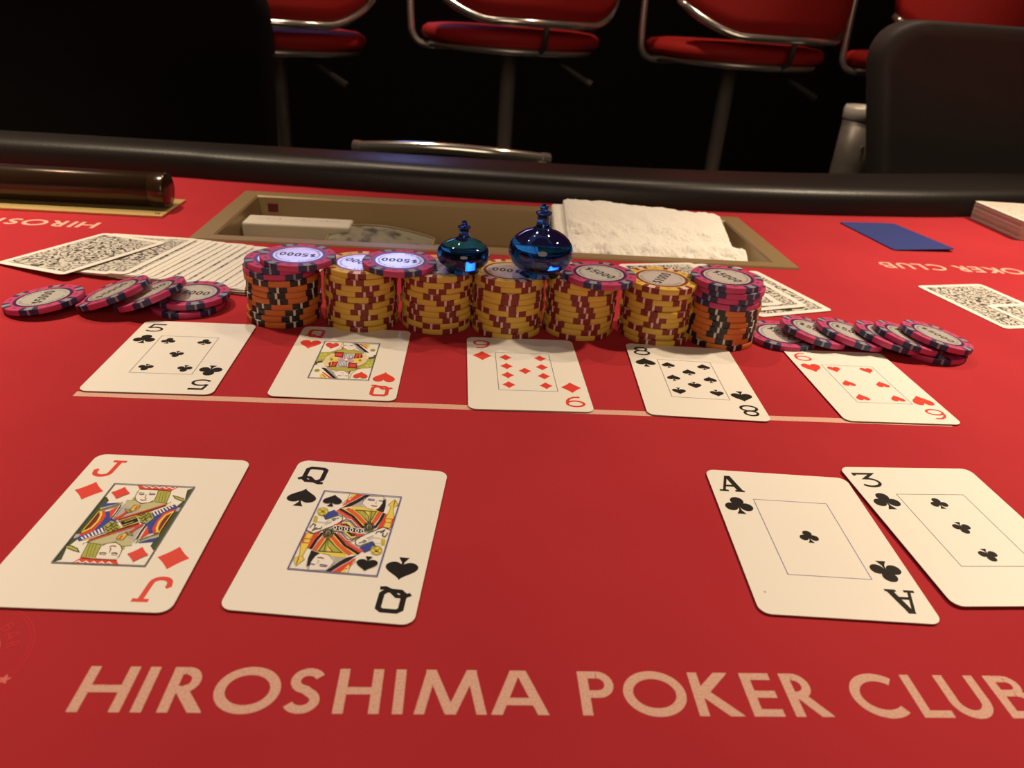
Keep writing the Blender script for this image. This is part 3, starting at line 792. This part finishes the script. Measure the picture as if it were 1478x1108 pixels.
def playing_card(rank, suit, x, y, rz, label, z=.0006, art=None, line='ink_line'):
    e = empty('playing_card', label, 'playing card', (x, y, z), rz, 'face-up playing cards')
    share(card_body_mesh, e)
    col = M['ink_red'] if suit in 'DH' else M['ink_black']
    g = glyph(rank, .0108, .0112 if rank not in 'AJQ' else .0116, .00155 if rank.isdigit() else .0017)
    for sg in (1, -1):
        o = B().add(g.V, g.F).mk('index_letter', col, e, loc=(sg * -.0232, sg * .0341, Zp))
        p = suit_bag(suit, .0120).mk('index_pip', col, e, loc=(sg * -.0232, sg * .0184, Zp))
        if sg < 0: o.rotation_euler = p.rotation_euler = (0, 0, math.pi)
    b = B(); X, Y = .01555, .0234
    b.stroke([(-X, Y), (X, Y), (X, -Y), (-X, -Y)], .00030 if not art else .0005, 0, closed=True)
    b.mk('picture_frame', M[line], e, loc=(0, 0, Zp + .00035 if art else Zp))
    if art: court(art, e, suit, (-.0107, .0176), col)
    for px, py, sc, up in PIPS.get(rank, []):
        o = suit_bag(suit, .0078).mk('pip', col, e, loc=(px / 1000, py / 1000, Zp))
        if not up: o.rotation_euler = (0, 0, math.pi)
    return e
D = math.radians
playing_card('5', 'C', -.1529, .3740, D(.47), 'five of clubs face up, leftmost card of the five-card row')
playing_card('Q', 'H', -.0628, .3748, D(-.75), 'queen of hearts face up in the five-card row', art=QHEART, z=.0006)
playing_card('9', 'D', .0356, .3698, D(.94), 'nine of diamonds face up in the middle of the row', line='ink_line')
playing_card('8', 'S', .1290, .3683, D(-2.83), 'eight of spades face up in the five-card row')
playing_card('6', 'H', .2303, .3706, D(.12), 'six of hearts face up, rightmost of the five-card row')
playing_card('J', 'D', -.1200, .2290, D(-1.68), 'jack of diamonds face up at the left front', art=JACK)
playing_card('Q', 'S', -.0394, .2271, D(-5.39), 'queen of spades face up beside the jack', art=QSPADE, line='ink_blue_line')
ace = playing_card('A', 'C', .1396, .2302, D(-3.54), 'ace of clubs face up at the right front', line='ink_blue_line')
B().poly(arc(0, 0, .0004, .0005, 0, 330, 11), 0).mk('speck', M['faint_mark'], ace, loc=(-.0270, -.0336, Zp))
playing_card('3', 'C', .2077, .2377, D(1.66), 'three of clubs face up touching the ace at right', z=.0010, line='ink_line')

def back_card(x, y, rz, label, group, tilt=0.0, z=0.0, pitch=0.0):
    """face-down card; tilt lifts its right side"""
    e = empty('face_down_card', label, 'playing card', (0, 0, 0), 0, group)
    e.matrix_world = Matrix.Translation((x, y, z + .0002 + CW / 2 * math.sin(abs(tilt)))) @ Matrix.Rotation(rz, 4, 'Z') @ Matrix.Rotation(-tilt, 4, 'Y')
    share(card_body_mesh, e); share(back_mesh, e, matrix=Matrix.Translation((0, 0, Zp))); share(back_frame_mesh, e, matrix=Matrix.Translation((0, 0, Zp + .00001)))
    return e
# left part of the spread deck: top card is the leftmost one
ORD2 = ['first'] + ORD[1:]
GL, GR = 'fanned face-down cards at the left', 'fanned face-down cards at the right'
L = [(-.2700, .5320, -25, 3.0), (-.2545, .5350, -13.5, 2.6), (-.2440, .5345, -12.5, 3.2)]
random.seed(11)
x = -.2370; a = -12.5
while x < -.136:
    L.append((x, .5335 - .21 * (x + .237) + random.uniform(-.001, .001), a + random.uniform(-.8, .8), 3.0)); x += random.choice([.0042, .0052, .0062]); a += .05
NL = len(L)
for i, (x, y, a, t) in enumerate(L):
    if i == NL - 1: t = 0
    nm = ['leftmost face-down card, fully visible on top of the left fan', 'second face-down card from the left in the left fan'][i] if i < 2 else \
        (('face-down card, %s from the left in the spread deck' % ORD[i] if i < 20 else 'face-down card partly behind the leftmost chip stack, %s after the twentieth' % ORD2[i - 20]))
    back_card(x, y, D(a), nm, GL, D(t), z=.0001 + .00004 * (NL - i))
R_ = [(.160, .5320, 8.5), (.1735, .5300, 11), (.1875, .5280, 13), (.2035, .5250, 15.5), (.2200, .5210, 18)]
for i, (x, y, a) in enumerate(R_):
    nm = ['top face-down card of the right fan, mostly hidden behind chips', 'second face-down card from the left in the right fan', 'middle face-down card of the right fan',
          'fourth face-down card from the left in the right fan', 'rightmost face-down card, lowest of the right fan'][i]
    back_card(x, y, D(a), nm, GR, D(1.3 if i < 4 else 0), z=.0001 + .00012 * (5 - i))
# pair of mucked cards at the right edge
GP = 'pair of face-down cards at the right edge'
back_card(.4020, .5180, D(11.5), 'face-down card at the right edge, lying under another card', GP)
back_card(.4355, .4790, D(13.0), 'face-down card at the right edge, lying on top of another card', GP, D(0.0), z=.0004)

# blue cut card
cc = B(); n_ = 16
P = rrect(.0630, .0975, .0040, 6)
V = []; F = []
ys = [i / 20 * .0975 - .04875 for i in range(21)]
def cz(x, y): return .0002 + .0022 * max(0, (x / .0315 * .5 + .5)) * max(0, -y / .04875) ** 2
sl = slab(P[:-1], 0, .0009)
bl = mk('blue_cut_card', [(x, y, z + cz(x, y)) for x, y, z in sl.V], sl.F, M['blue_plastic'])
bl.location = (.4228, .7080, 0); bl.rotation_euler = (0, 0, D(5.6))
tag(bl, 'plain solid blue plastic cut card on the felt right of the tray', 'cut card')

# deck at far right: a box of cards pile, each card counted as sheet of the deck
dk = empty('card_deck', 'squared pile of pink-backed cards at the far right by the rail', 'card deck', (.5935, .7640, .0002), D(-1.5))
nd = 52
for i in range(nd):
    o = share(card_body_mesh, dk, 'card_stock', Matrix.Translation((random.uniform(-.0005, .0005), random.uniform(-.0007, .0007), i * .00036)) @ Matrix.Scale(1.18, 4, (0, 0, 1)))
    if i == 0: DECKM = None
px_ = slab(rrect(CW, CH, .0042), 0, .0003, 0, 1).mk('top_card', [M['deck_scroll'], M['card_edge']], dk, loc=(0, 0, nd * .00036))
B().stroke(rrect(CW - .004, CH - .004, .002, 3)[:-1], .0035, 0, closed=True).mk('top_border', M['card'], dk, loc=(0, 0, nd * .00036 + .00034))

# ================================================================== chips
CR, CTH = .0219, .00365
cbody = {}
for nm_, m1, m2 in (('pink', 'chip_pink', 'stamp_dark'), ('yellow', 'chip_yellow', 'stamp_yellow'), ('orange', 'chip_orange', 'spot_black')):
    b = B(); t = CTH
    b.lathe([(.0, .0), (CR - .0007, .0), (CR - .0002, .0001), (CR, .0004), (CR, t - .0004), (CR - .0002, t - .0001), (CR - .0007, t), (.0168, t), (.0160, t - .00025), (.0, t - .00025)], 60)
    for q in range(6):
        a = D(60 * q + 30); r = .0187
        b.poly([(r * math.cos(a) + ex * math.cos(a) - ey * math.sin(a), r * math.sin(a) + ex * math.sin(a) + ey * math.cos(a)) for ex, ey in arc(0, 0, .0008, .0016, 0, 330, 11)], t + .00003, 1)
    o = b.mk('chip_body', [M[m1], M[m2]], smooth=False)
    for p_ in o.data.polygons: 
        p_.use_smooth = abs(p_.normal.z) < .2
    cbody[nm_] = o; PROTO.append(o)
def spot_mesh(m1, m2):
    e = .00005; t = CTH
    prof = [(.0176, t + e), (.0200, t + e), (CR - .0007, t + e), (CR - .0002 + e, t - .0001 + e), (CR + e, t - .0004), (CR + e, .0004), (CR - .0002 + e, .0001), (CR - .0005, e)]
    b = B(); A = [-14, -10, -6, -1.8, 1.8, 6, 10, 14]
    for i, a in enumerate(A):
        a = D(a)
        b.V += [(r * math.cos(a), r * math.sin(a), z) for r, z in prof]
    k = len(prof)
    for i in range(len(A) - 1):
        for q in range(k - 1):
            b.F.append((i * k + q, (i + 1) * k + q, (i + 1) * k + q + 1, i * k + q + 1)[::-1])
            b.mi.append(1 if (i == 3 or (i in (2, 4) and q < 3)) else 0)
    return b.mk('edge_spot', [M[m1], M[m2]])
cspot = {'pink': spot_mesh('spot_navy', 'stripe_grey'), 'yellow': spot_mesh('spot_maroon', 'stripe_pink'), 'orange': spot_mesh('spot_black', 'stripe_white')}
PROTO += list(cspot.values())
def label_meshes(ringm, txt):
    t = CTH - .00025
    b = B(); b.poly(arc(0, 0, .0143, .0143, 0, 352, 44), t + .00012, 0)
    b.stroke(arc(0, 0, .0152, .0152, 0, 352, 44), .0020, t + .00010, 1, True)
    lab = b.mk('label', [M['label'], M[ringm]])
    b = B(); n_ = len(txt); w_ = .0042; h_ = .0060
    for i, ch in enumerate(txt):
        g = glyph(ch, w_ * .88, h_, .00115); b.add([(vx + (i - (n_ - 1) / 2) * w_ * 1.06, vy, t + .00016) for vx, vy, vz in g.V], g.F)
    tx = b.mk('label_text', M['label_ink'])
    b = B()
    for i in range(40):
        if i % 20 in (0, 19): continue
        a = D(i * 9 - 90 + 9); 
        b.stroke([(.0118 * math.cos(a), .0118 * math.sin(a)), (.0131 * math.cos(a + .03), .0131 * math.sin(a + .03))], .0006 if i % 3 else .0010, t + .00015)
    tk = b.mk('label_marks', M['label_ink_pale'])
    return lab, tx, tk
clab = {'pink': label_meshes('label_ring_navy', '$5000'), 'yellow': label_meshes('label_ring_brown', '$1000')}
for v_ in clab.values(): PROTO += list(v_)
def chip(kind, M4, label, group, spin, face=False):
    e = empty('poker_chip', label, 'poker chip', (0, 0, 0), 0, group)
    e.matrix_world = M4 @ Matrix.Rotation(spin, 4, 'Z')
    share(cbody[kind], e)
    for q in range(6): share(cspot[kind], e, matrix=Matrix.Rotation(D(60 * q), 4, 'Z'))
    if face:
        l = share(clab[kind][0], e); share(clab[kind][1], l); share(clab[kind][2], l)
    return e
DESC = {'pink': 'pink chip with navy edge spots', 'yellow': 'yellow chip with maroon spots', 'orange': 'orange chip with black spots'}
SN = ['leftmost stack', 'second stack from left', 'third stack from left', 'middle stack', 'fifth stack from left', 'sixth stack from left', 'rightmost stack']
STK = [(-.1092, .4385, ['orange'] * 8 + ['pink'] * 2), (-.0620, .4370, ['yellow'] * 10), (-.0160, .4380, ['yellow'] * 10), (.0276, .4350, ['yellow'] * 10),
       (.0731, .4370, ['yellow'] * 10), (.1206, .4355, ['yellow'] * 10), (.1626, .4325, ['orange'] * 7 + ['pink'] * 4)]
OFF = {(0, 0): (-.0006, -.001), (5, 5): (.0012, -.001), (5, 0): (.001, -.0015), (1, 0): (.0002, -.0015), (6, 10): (-.0014, .0005), (6, 9): (.0006, 0), (5, 9): (.0008, -.0005), (2, 2): (.0004, -.0006)}
for si, (x, y, ks) in enumerate(STK):
    a0 = random.uniform(0, 60)
    for k, kind in enumerate(ks):
        a0 += random.choice([3, -6, 12, -16, 22, 29, -25, 9, -20])
        ox, oy = OFF.get((si, k), (random.uniform(-.0007, .0007), random.uniform(-.0007, .0007)))
        lean = (-.0008 + .0001 * k, 0)
        top = k == len(ks) - 1
        lb = '%s, %s from bottom in the %s' % (DESC[kind], ORD[k], SN[si]) if k else '%s at the bottom of the %s' % (DESC[kind], SN[si])
        if top: lb = '%s on top of the %s' % (DESC[kind], SN[si]) if si else '%s second from the top of the leftmost stack' % DESC[kind]
        sp = D(a0)
        if top: sp = {1: D(150), 3: D(170), 5: D(60), 6: D(-62)}.get(si, sp)
        chip(kind, Matrix.Translation((x + ox, y + oy, .0001 + k * CTH)), lb, 'chips in the %s' % SN[si], sp, top and kind in clab)
GT = 'pink chips laid on top of the stacks'
chip('pink', Matrix.Translation((-.0985, .4350, .0001 + 10 * CTH)), 'pink 5000 chip set off-centre on top of the leftmost stack', GT, D(176), True)
chip('pink', Matrix.Translation((-.0385, .4335, .0001 + 10 * CTH)), 'pink 5000 chip bridging the second and third stacks from left', GT, D(176), True)
chip('pink', Matrix.Translation((.0815, .4280, .0001 + 10 * CTH)), 'pink 5000 chip on the fifth stack beside the larger bottle', GT, D(-50), True)
GLF, GRT = 'pink chips splashed at the left', 'pink chips splashed at the right'
def lean_chip(x, y, th, spin, label, group, z=0.0001, face=True, ax=0):
    th = D(th); 
    Mx = Matrix.Translation((x, y, z + CR * math.sin(abs(th)))) @ Matrix.Rotation(D(ax), 4, 'Z') @ Matrix.Rotation(-th, 4, 'Y') @ Matrix.Rotation(-D(ax), 4, 'Z')
    chip('pink', Mx, label, group, D(spin), face)
lean_chip(-.2500, .4345, 7, 95, 'leftmost pink chip, lying nearly flat left of the stacks', GLF)
lean_chip(-.2110, .4395, 19, 60, 'pink chip leaning second from the left end', GLF)
lean_chip(-.1895, .4400, 19.8, 40, 'pink chip leaning between two others left of the stacks', GLF)
lean_chip(-.1675, .4480, 2, -8, 'pink 5000 chip lying flat beside the leftmost stack', GLF, z=CTH + .0002)
lean_chip(-.1700, .4455, 0, 20, 'pink chip hidden underneath another left of the stacks', GLF, face=False)
lean_chip(.2045, .4340, 0, -65, 'pink chip lying flat beside the rightmost stack', GRT)
lean_chip(.2255, .4340, -9.8, -40, 'second pink chip from the rightmost stack, leaning left', GRT)
lean_chip(.2485, .4325, -10.5, -35, 'third pink chip from the rightmost stack, leaning left', GRT)
lean_chip(.2725, .4290, -11, -40, 'fourth pink chip from the rightmost stack, mostly covered', GRT)
lean_chip(.2835, .4260, -12, -55, 'fifth pink chip from the rightmost stack, nearly hidden', GRT, z=.0012)
lean_chip(.3005, .4245, -10, -58, 'rightmost pink chip, lying on top of the right splash', GRT, z=.0040)
lean_chip(.2985, .4240, 0, -40, 'pink chip hidden underneath the rightmost pink chip', GRT, face=False)

# ================================================================== blue glass bottles on the chips
def bottle(x, y, z, r, h, label):
    e = empty('glass_bottle', label, 'bottle', (x, y, z), 0, 'blue glass bottles on the chip stacks')
    bh = h * .66
    prof = [(0, 0), (r * .62, 0)] + [(r * math.cos(t), bh / 2 + bh / 2 * math.sin(t)) for t in [D(-62 + 12 * i) for i in range(12)]] + \
           [(r * .30, bh * .99), (r * .20, bh * 1.05), (r * .19, h * .84), (r * .24, h * .86), (r * .24, h * .885), (0, h * .885)]
    B().lathe(prof, 48).mk('body', M['glass'], e, smooth=True)
    B().lathe([(0, h * .886)] + [(h * .062 * math.cos(D(t)), h * .945 + h * .055 * math.sin(D(t))) for t in range(-80, 81, 20)] + [(0, h)], 24).mk('stopper', M['glass'], e, smooth=True)
    return e
ZT = .0001 + 10 * CTH + .0001
bottle(-.0008, .4310, ZT, .0158, .0300, 'smaller squat blue glass bottle standing across two yellow stacks')
bottle(.0452, .4320, ZT, .0195, .0420, 'larger squat blue glass bottle standing across two yellow stacks')

# ================================================================== chairs behind the table
def cushion(cx, cy_, z0, z1, rx, ry, name, m, parent, n=40, puff=.5):
    h = z1 - z0; prof = []
    b = B(); V = []; F = []
    lv = [(.55, 0), (.85, .03), (.97, .16), (1.0, .42), (.985, .70), (.93, .88), (.78, .97), (.45, 1.0)]
    for f, q in lv:
        for i in range(n):
            a = 2 * math.pi * i / n; ca, sa = math.cos(a), math.sin(a)
            s = 1 / (abs(ca) ** 2.6 + abs(sa) ** 2.6) ** (1 / 2.6)
            V.append((cx + rx * f * s * ca, cy_ + ry * f * s * sa, z0 + h * q))
    for j in range(len(lv) - 1):
        for i in range(n): F.append((j * n + i, j * n + (i + 1) % n, (j + 1) * n + (i + 1) % n, (j + 1) * n + i))
    F.append(tuple(range(n))[::-1]); F.append(tuple((len(lv) - 1) * n + i for i in range(n)))
    return mk(name, V, F, m, parent, smooth=True)
def stool(x, y, yaw, label, up=0.0):
    e = empty('bar_stool', label, 'bar stool', (x, y, FLOOR), D(yaw), 'red bar stools behind the table')
    U = -FLOOR + up
    cushion(0, 0, .062 + U, .102 + U, .200, .175, 'seat', M['red_vinyl'], e)
    B().lathe([(.14, .048 + U), (.186, .052 + U), (.190, .062 + U), (0, .062 + U)], 40).mk('seat_pan', M['chrome_dim'], e, smooth=True)
    B().lathe([(.20, .0), (.20, .012), (.04, .03), (.0, .03)], 36).mk('base', M['chrome'], e, smooth=True)
    B().lathe([(.027, .029), (.027, .45), (.018, .455), (.018, .05 + U)], 20).mk('post', M['chrome_dim'], e, smooth=True)
    b = B(); Rr = .235; yc = .03
    b.tube([(.05, -.06, .055 + U), (.085, -.10, .035 + U), (.150, -.14, -.005 + U)], [.006, .005, .009], 8)
    b.mk('lever', M['plastic_black'], e)
    # curved backrest shell facing away from the table
    V = []; F = []; A = [D(-90 + t) for t in range(-62, 63, 4)]
    th = .022
    zz = [(.122, .5), (.130, .85), (.152, 1), (.28, 1), (.40, 1), (.435, .85), (.445, .5)]
    k = len(zz)
    for side in (1, -1):
        for ai, a in enumerate(A):
            f = abs(ai - (len(A) - 1) / 2) / ((len(A) - 1) / 2)
            lift = .060 * max(0, f - .45) ** 1.5 / .4
            for z_, q in zz:
                r = Rr + side * th * q
                V.append((r * math.cos(a), yc + r * math.sin(a), (z_ + lift * (.445 - z_) / .32) + U))
    nA = len(A)
    for s_ in (0, 1):
        for i in range(nA - 1):
            for q in range(k - 1):
                f = (s_ * nA * k + i * k + q, s_ * nA * k + (i + 1) * k + q, s_ * nA * k + (i + 1) * k + q + 1, s_ * nA * k + i * k + q + 1)
                F.append(f if s_ == 0 else f[::-1])
    for i in range(nA - 1):
        for q in (0, k - 1):
            F.append((i * k + q, nA * k + i * k + q, nA * k + (i + 1) * k + q, (i + 1) * k + q))
    for i in (0, nA - 1):
        for q in range(k - 1): F.append((i * k + q, i * k + q + 1, nA * k + i * k + q + 1, nA * k + i * k + q))
    mk('backrest', V, F, M['red_vinyl'], e, smooth=True)
    b = B(); pts = []
    for ai, a in enumerate(A):
        f = abs(ai - (len(A) - 1) / 2) / ((len(A) - 1) / 2); lift = .060 * max(0, f - .45) ** 1.5 / .4
        pts.append(((Rr + .012) * math.cos(a), yc + (Rr + .012) * math.sin(a),   .1155 + lift + U))
    b.tube(pts, .0085, 8); b.mk('back_trim', M['chrome'], e, smooth=True)
    for sx_ in (-1,):
        b = B(); b.tube(smooth_path([(sx_ * .10, .04, .054 + U), (sx_ * .18, .045, .052 + U), (sx_ * .214, .05, .068 + U), (sx_ * .222, .05, .12 + U), (sx_ * .226, .05, .30 + U), (sx_ * .226, .04, .36 + U), (sx_ * .226, -.02, .37 + U)], 5), .0075, 8)
        b.mk('arm_tube', M['chrome_dim'], e, smooth=True)
    b = B(); b.tube([(.0, -.09, .050 + U), (.0, -.17, .052 + U), (.0, -.205, .070 + U), (.0, -.214, .125 + U)], .006, 8)
    b.mk('back_bracket', M['plastic_black'], e, smooth=True)
    return e
stool(-.446, 1.90, 10, 'red bar stool with chrome trim, partly behind the black chair left')
stool(.086, 1.90, 18, 'red bar stool with chrome trim, second from left behind the rail', .033)
stool(.612, 1.90, 18, 'red bar stool with chrome trim, third from left behind the rail', .035)
stool(1.115, 1.92, 12, 'red bar stool mostly hidden behind the dark grey chair right', .035)

def office_chair(x, y, w_, ztop, taper, m, label, rz=0, corner=.07):
    e = empty('padded_chair', label, 'chair', (x, y, FLOOR), D(rz))
    U = -FLOOR; z0 = -.22; h = ztop - z0; n_ = 8
    P = []
    for cx, cy_, a in ((w_ / 2 - corner, h - corner, 0), (-w_ / 2 + corner, h - corner, 90), (-w_ / 2 + corner, corner, 180), (w_ / 2 - corner, corner, 270)):
        P += arc(cx, cy_, corner, corner, a, a + 90, n_)
    P = [(px * (1 - taper * (1 - pz / h)), pz) for px, pz in P]
    V = []; F = []; N = len(P); rings = [(.90, -.022), (.975, -.032), (1, -.018), (1, .018), (.975, .032), (.90, .036)]
    for f, d in rings:
        for px, pz in P:
            bow = .05 * (px / (w_ / 2)) ** 2
            V.append((px * f, d + bow, (pz - h / 2) * f + h / 2 + z0 + U))
    for j in range(len(rings) - 1):
        for i in range(N): F.append((j * N + i, j * N + (i + 1) % N, (j + 1) * N + (i + 1) % N, (j + 1) * N + i))
    c0 = len(V); V.append((0, rings[0][1] - .004, h / 2 + z0 + U)); V.append((0, rings[-1][1] + .004, h / 2 + z0 + U))
    for i in range(N):
        F.append((c0, (i + 1) % N, i)); F.append((c0 + 1, 5 * N + i, 5 * N + (i + 1) % N))
    mk('backrest', V, F, m, e, smooth=True)
    cushion(0, -.27, -.36 + U, -.28 + U, w_ * .46, .22, 'seat', m, e)
    B().box(-.03, .03, -.06, -.034, -.32 + U, -.1 + U).mk('back_bracket', M['plastic_black'], e)
    B().lathe([(.03, .05), (.03, -.36 + U)], 16, (0, -.27)).mk('post', M['plastic_black'], e, smooth=True)
    for i in range(5):
        a = D(72 * i + 18); b = B(); b.tube([(0, -.27, .07), (.26 * math.cos(a), -.27 + .26 * math.sin(a), .035)], [.022, .014], 8)
        b.mk('leg', M['plastic_black'], e)
        b = B(); b.lathe([(0, 0), (.018, .004), (.024, .02), (.018, .036), (0, .04)], 12, (.26 * math.cos(a), -.27 + .26 * math.sin(a))); b.mk('caster', M['plastic_black'], e)
    return e
office_chair(-.582, 1.17, .575, .222, .03, M['black'], 'large black padded chair back behind the rail at left', 0, .085)
office_chair(.842, 1.12, .54, .198, .38, M['chair_grey'], 'dark grey padded chair back behind the rail at right', -2, .062)

# chrome hoop chair pushed against the far side of the rail
hc = empty('chrome_hoop_chair', 'low chair whose chrome hoop back shows just above the rail', 'chair', (-.02, 1.20, FLOOR))
U = -FLOOR
pts = smooth_path([(-.134, -.100, -.013 + U), (-.09, -.108, -.009 + U), (-.02, -.114, -.006 + U), (.06, -.112, -.009 + U), (.128, -.095, -.016 + U)], 6)
B().tube(pts, .0082, 12).mk('back_hoop', M['chrome'], hc, smooth=True)
B().tube([(-.141, -.097, -.0135 + U), (-.131, -.1005, -.013 + U)], .0092, 12).mk('end_cap', M['chrome'], hc)
B().tube([(.124, -.096, -.0155 + U), (.136, -.092, -.017 + U)], .0095, 12).mk('end_cap', M['chrome'], hc)
for sx_ in (-1, 1):
    B().tube([(sx_ * .125, -.100, -.018 + U), (sx_ * .13, -.08, -.20 + U), (sx_ * .13, 0, -.33 + U)], .008, 10).mk('upright', M['chrome_dim'], hc, smooth=True)
cushion(0, .05, -.36 + U, -.31 + U, .19, .18, 'seat', M['black'], hc)
for sx_ in (-1, 1):
    for sy_ in (-1, 1):
        B().tube([(sx_ * .13, .05 + sy_ * .11, -.355 + U), (sx_ * .16, .05 + sy_ * .14, 0)], .009, 8).mk('leg', M['chrome_dim'], hc)

# steel canister on the floor between stools and chair
sc2 = empty('steel_canister', 'tall brushed steel canister standing left of the dark grey chair', 'canister', (.826, 1.63, FLOOR))
B().lathe([(.034, 0), (.036, .004), (.036, .55), (.0365, .555), (.0365, .700), (.036, .704), (.036, .790)], 32).mk('body', M['steel'], sc2, smooth=True)
B().lathe([(.036, .790), (.0385, .792), (.0385, .812), (.036, .818), (.030, .818), (.029, .812), (.0, .810)], 32).mk('lid', M['lid_metal'], sc2, smooth=True)
B().lathe([(0, 0), (.004, .001), (.004, .003), (0, .004)], 10).tf(lambda x, y, z: (x, -.036 - z, .74 + y)).mk('button', M['chrome'], sc2)

# drop the prototypes themselves: only their copies stand in the scene
for o in PROTO:
    bpy.data.objects.remove(o)
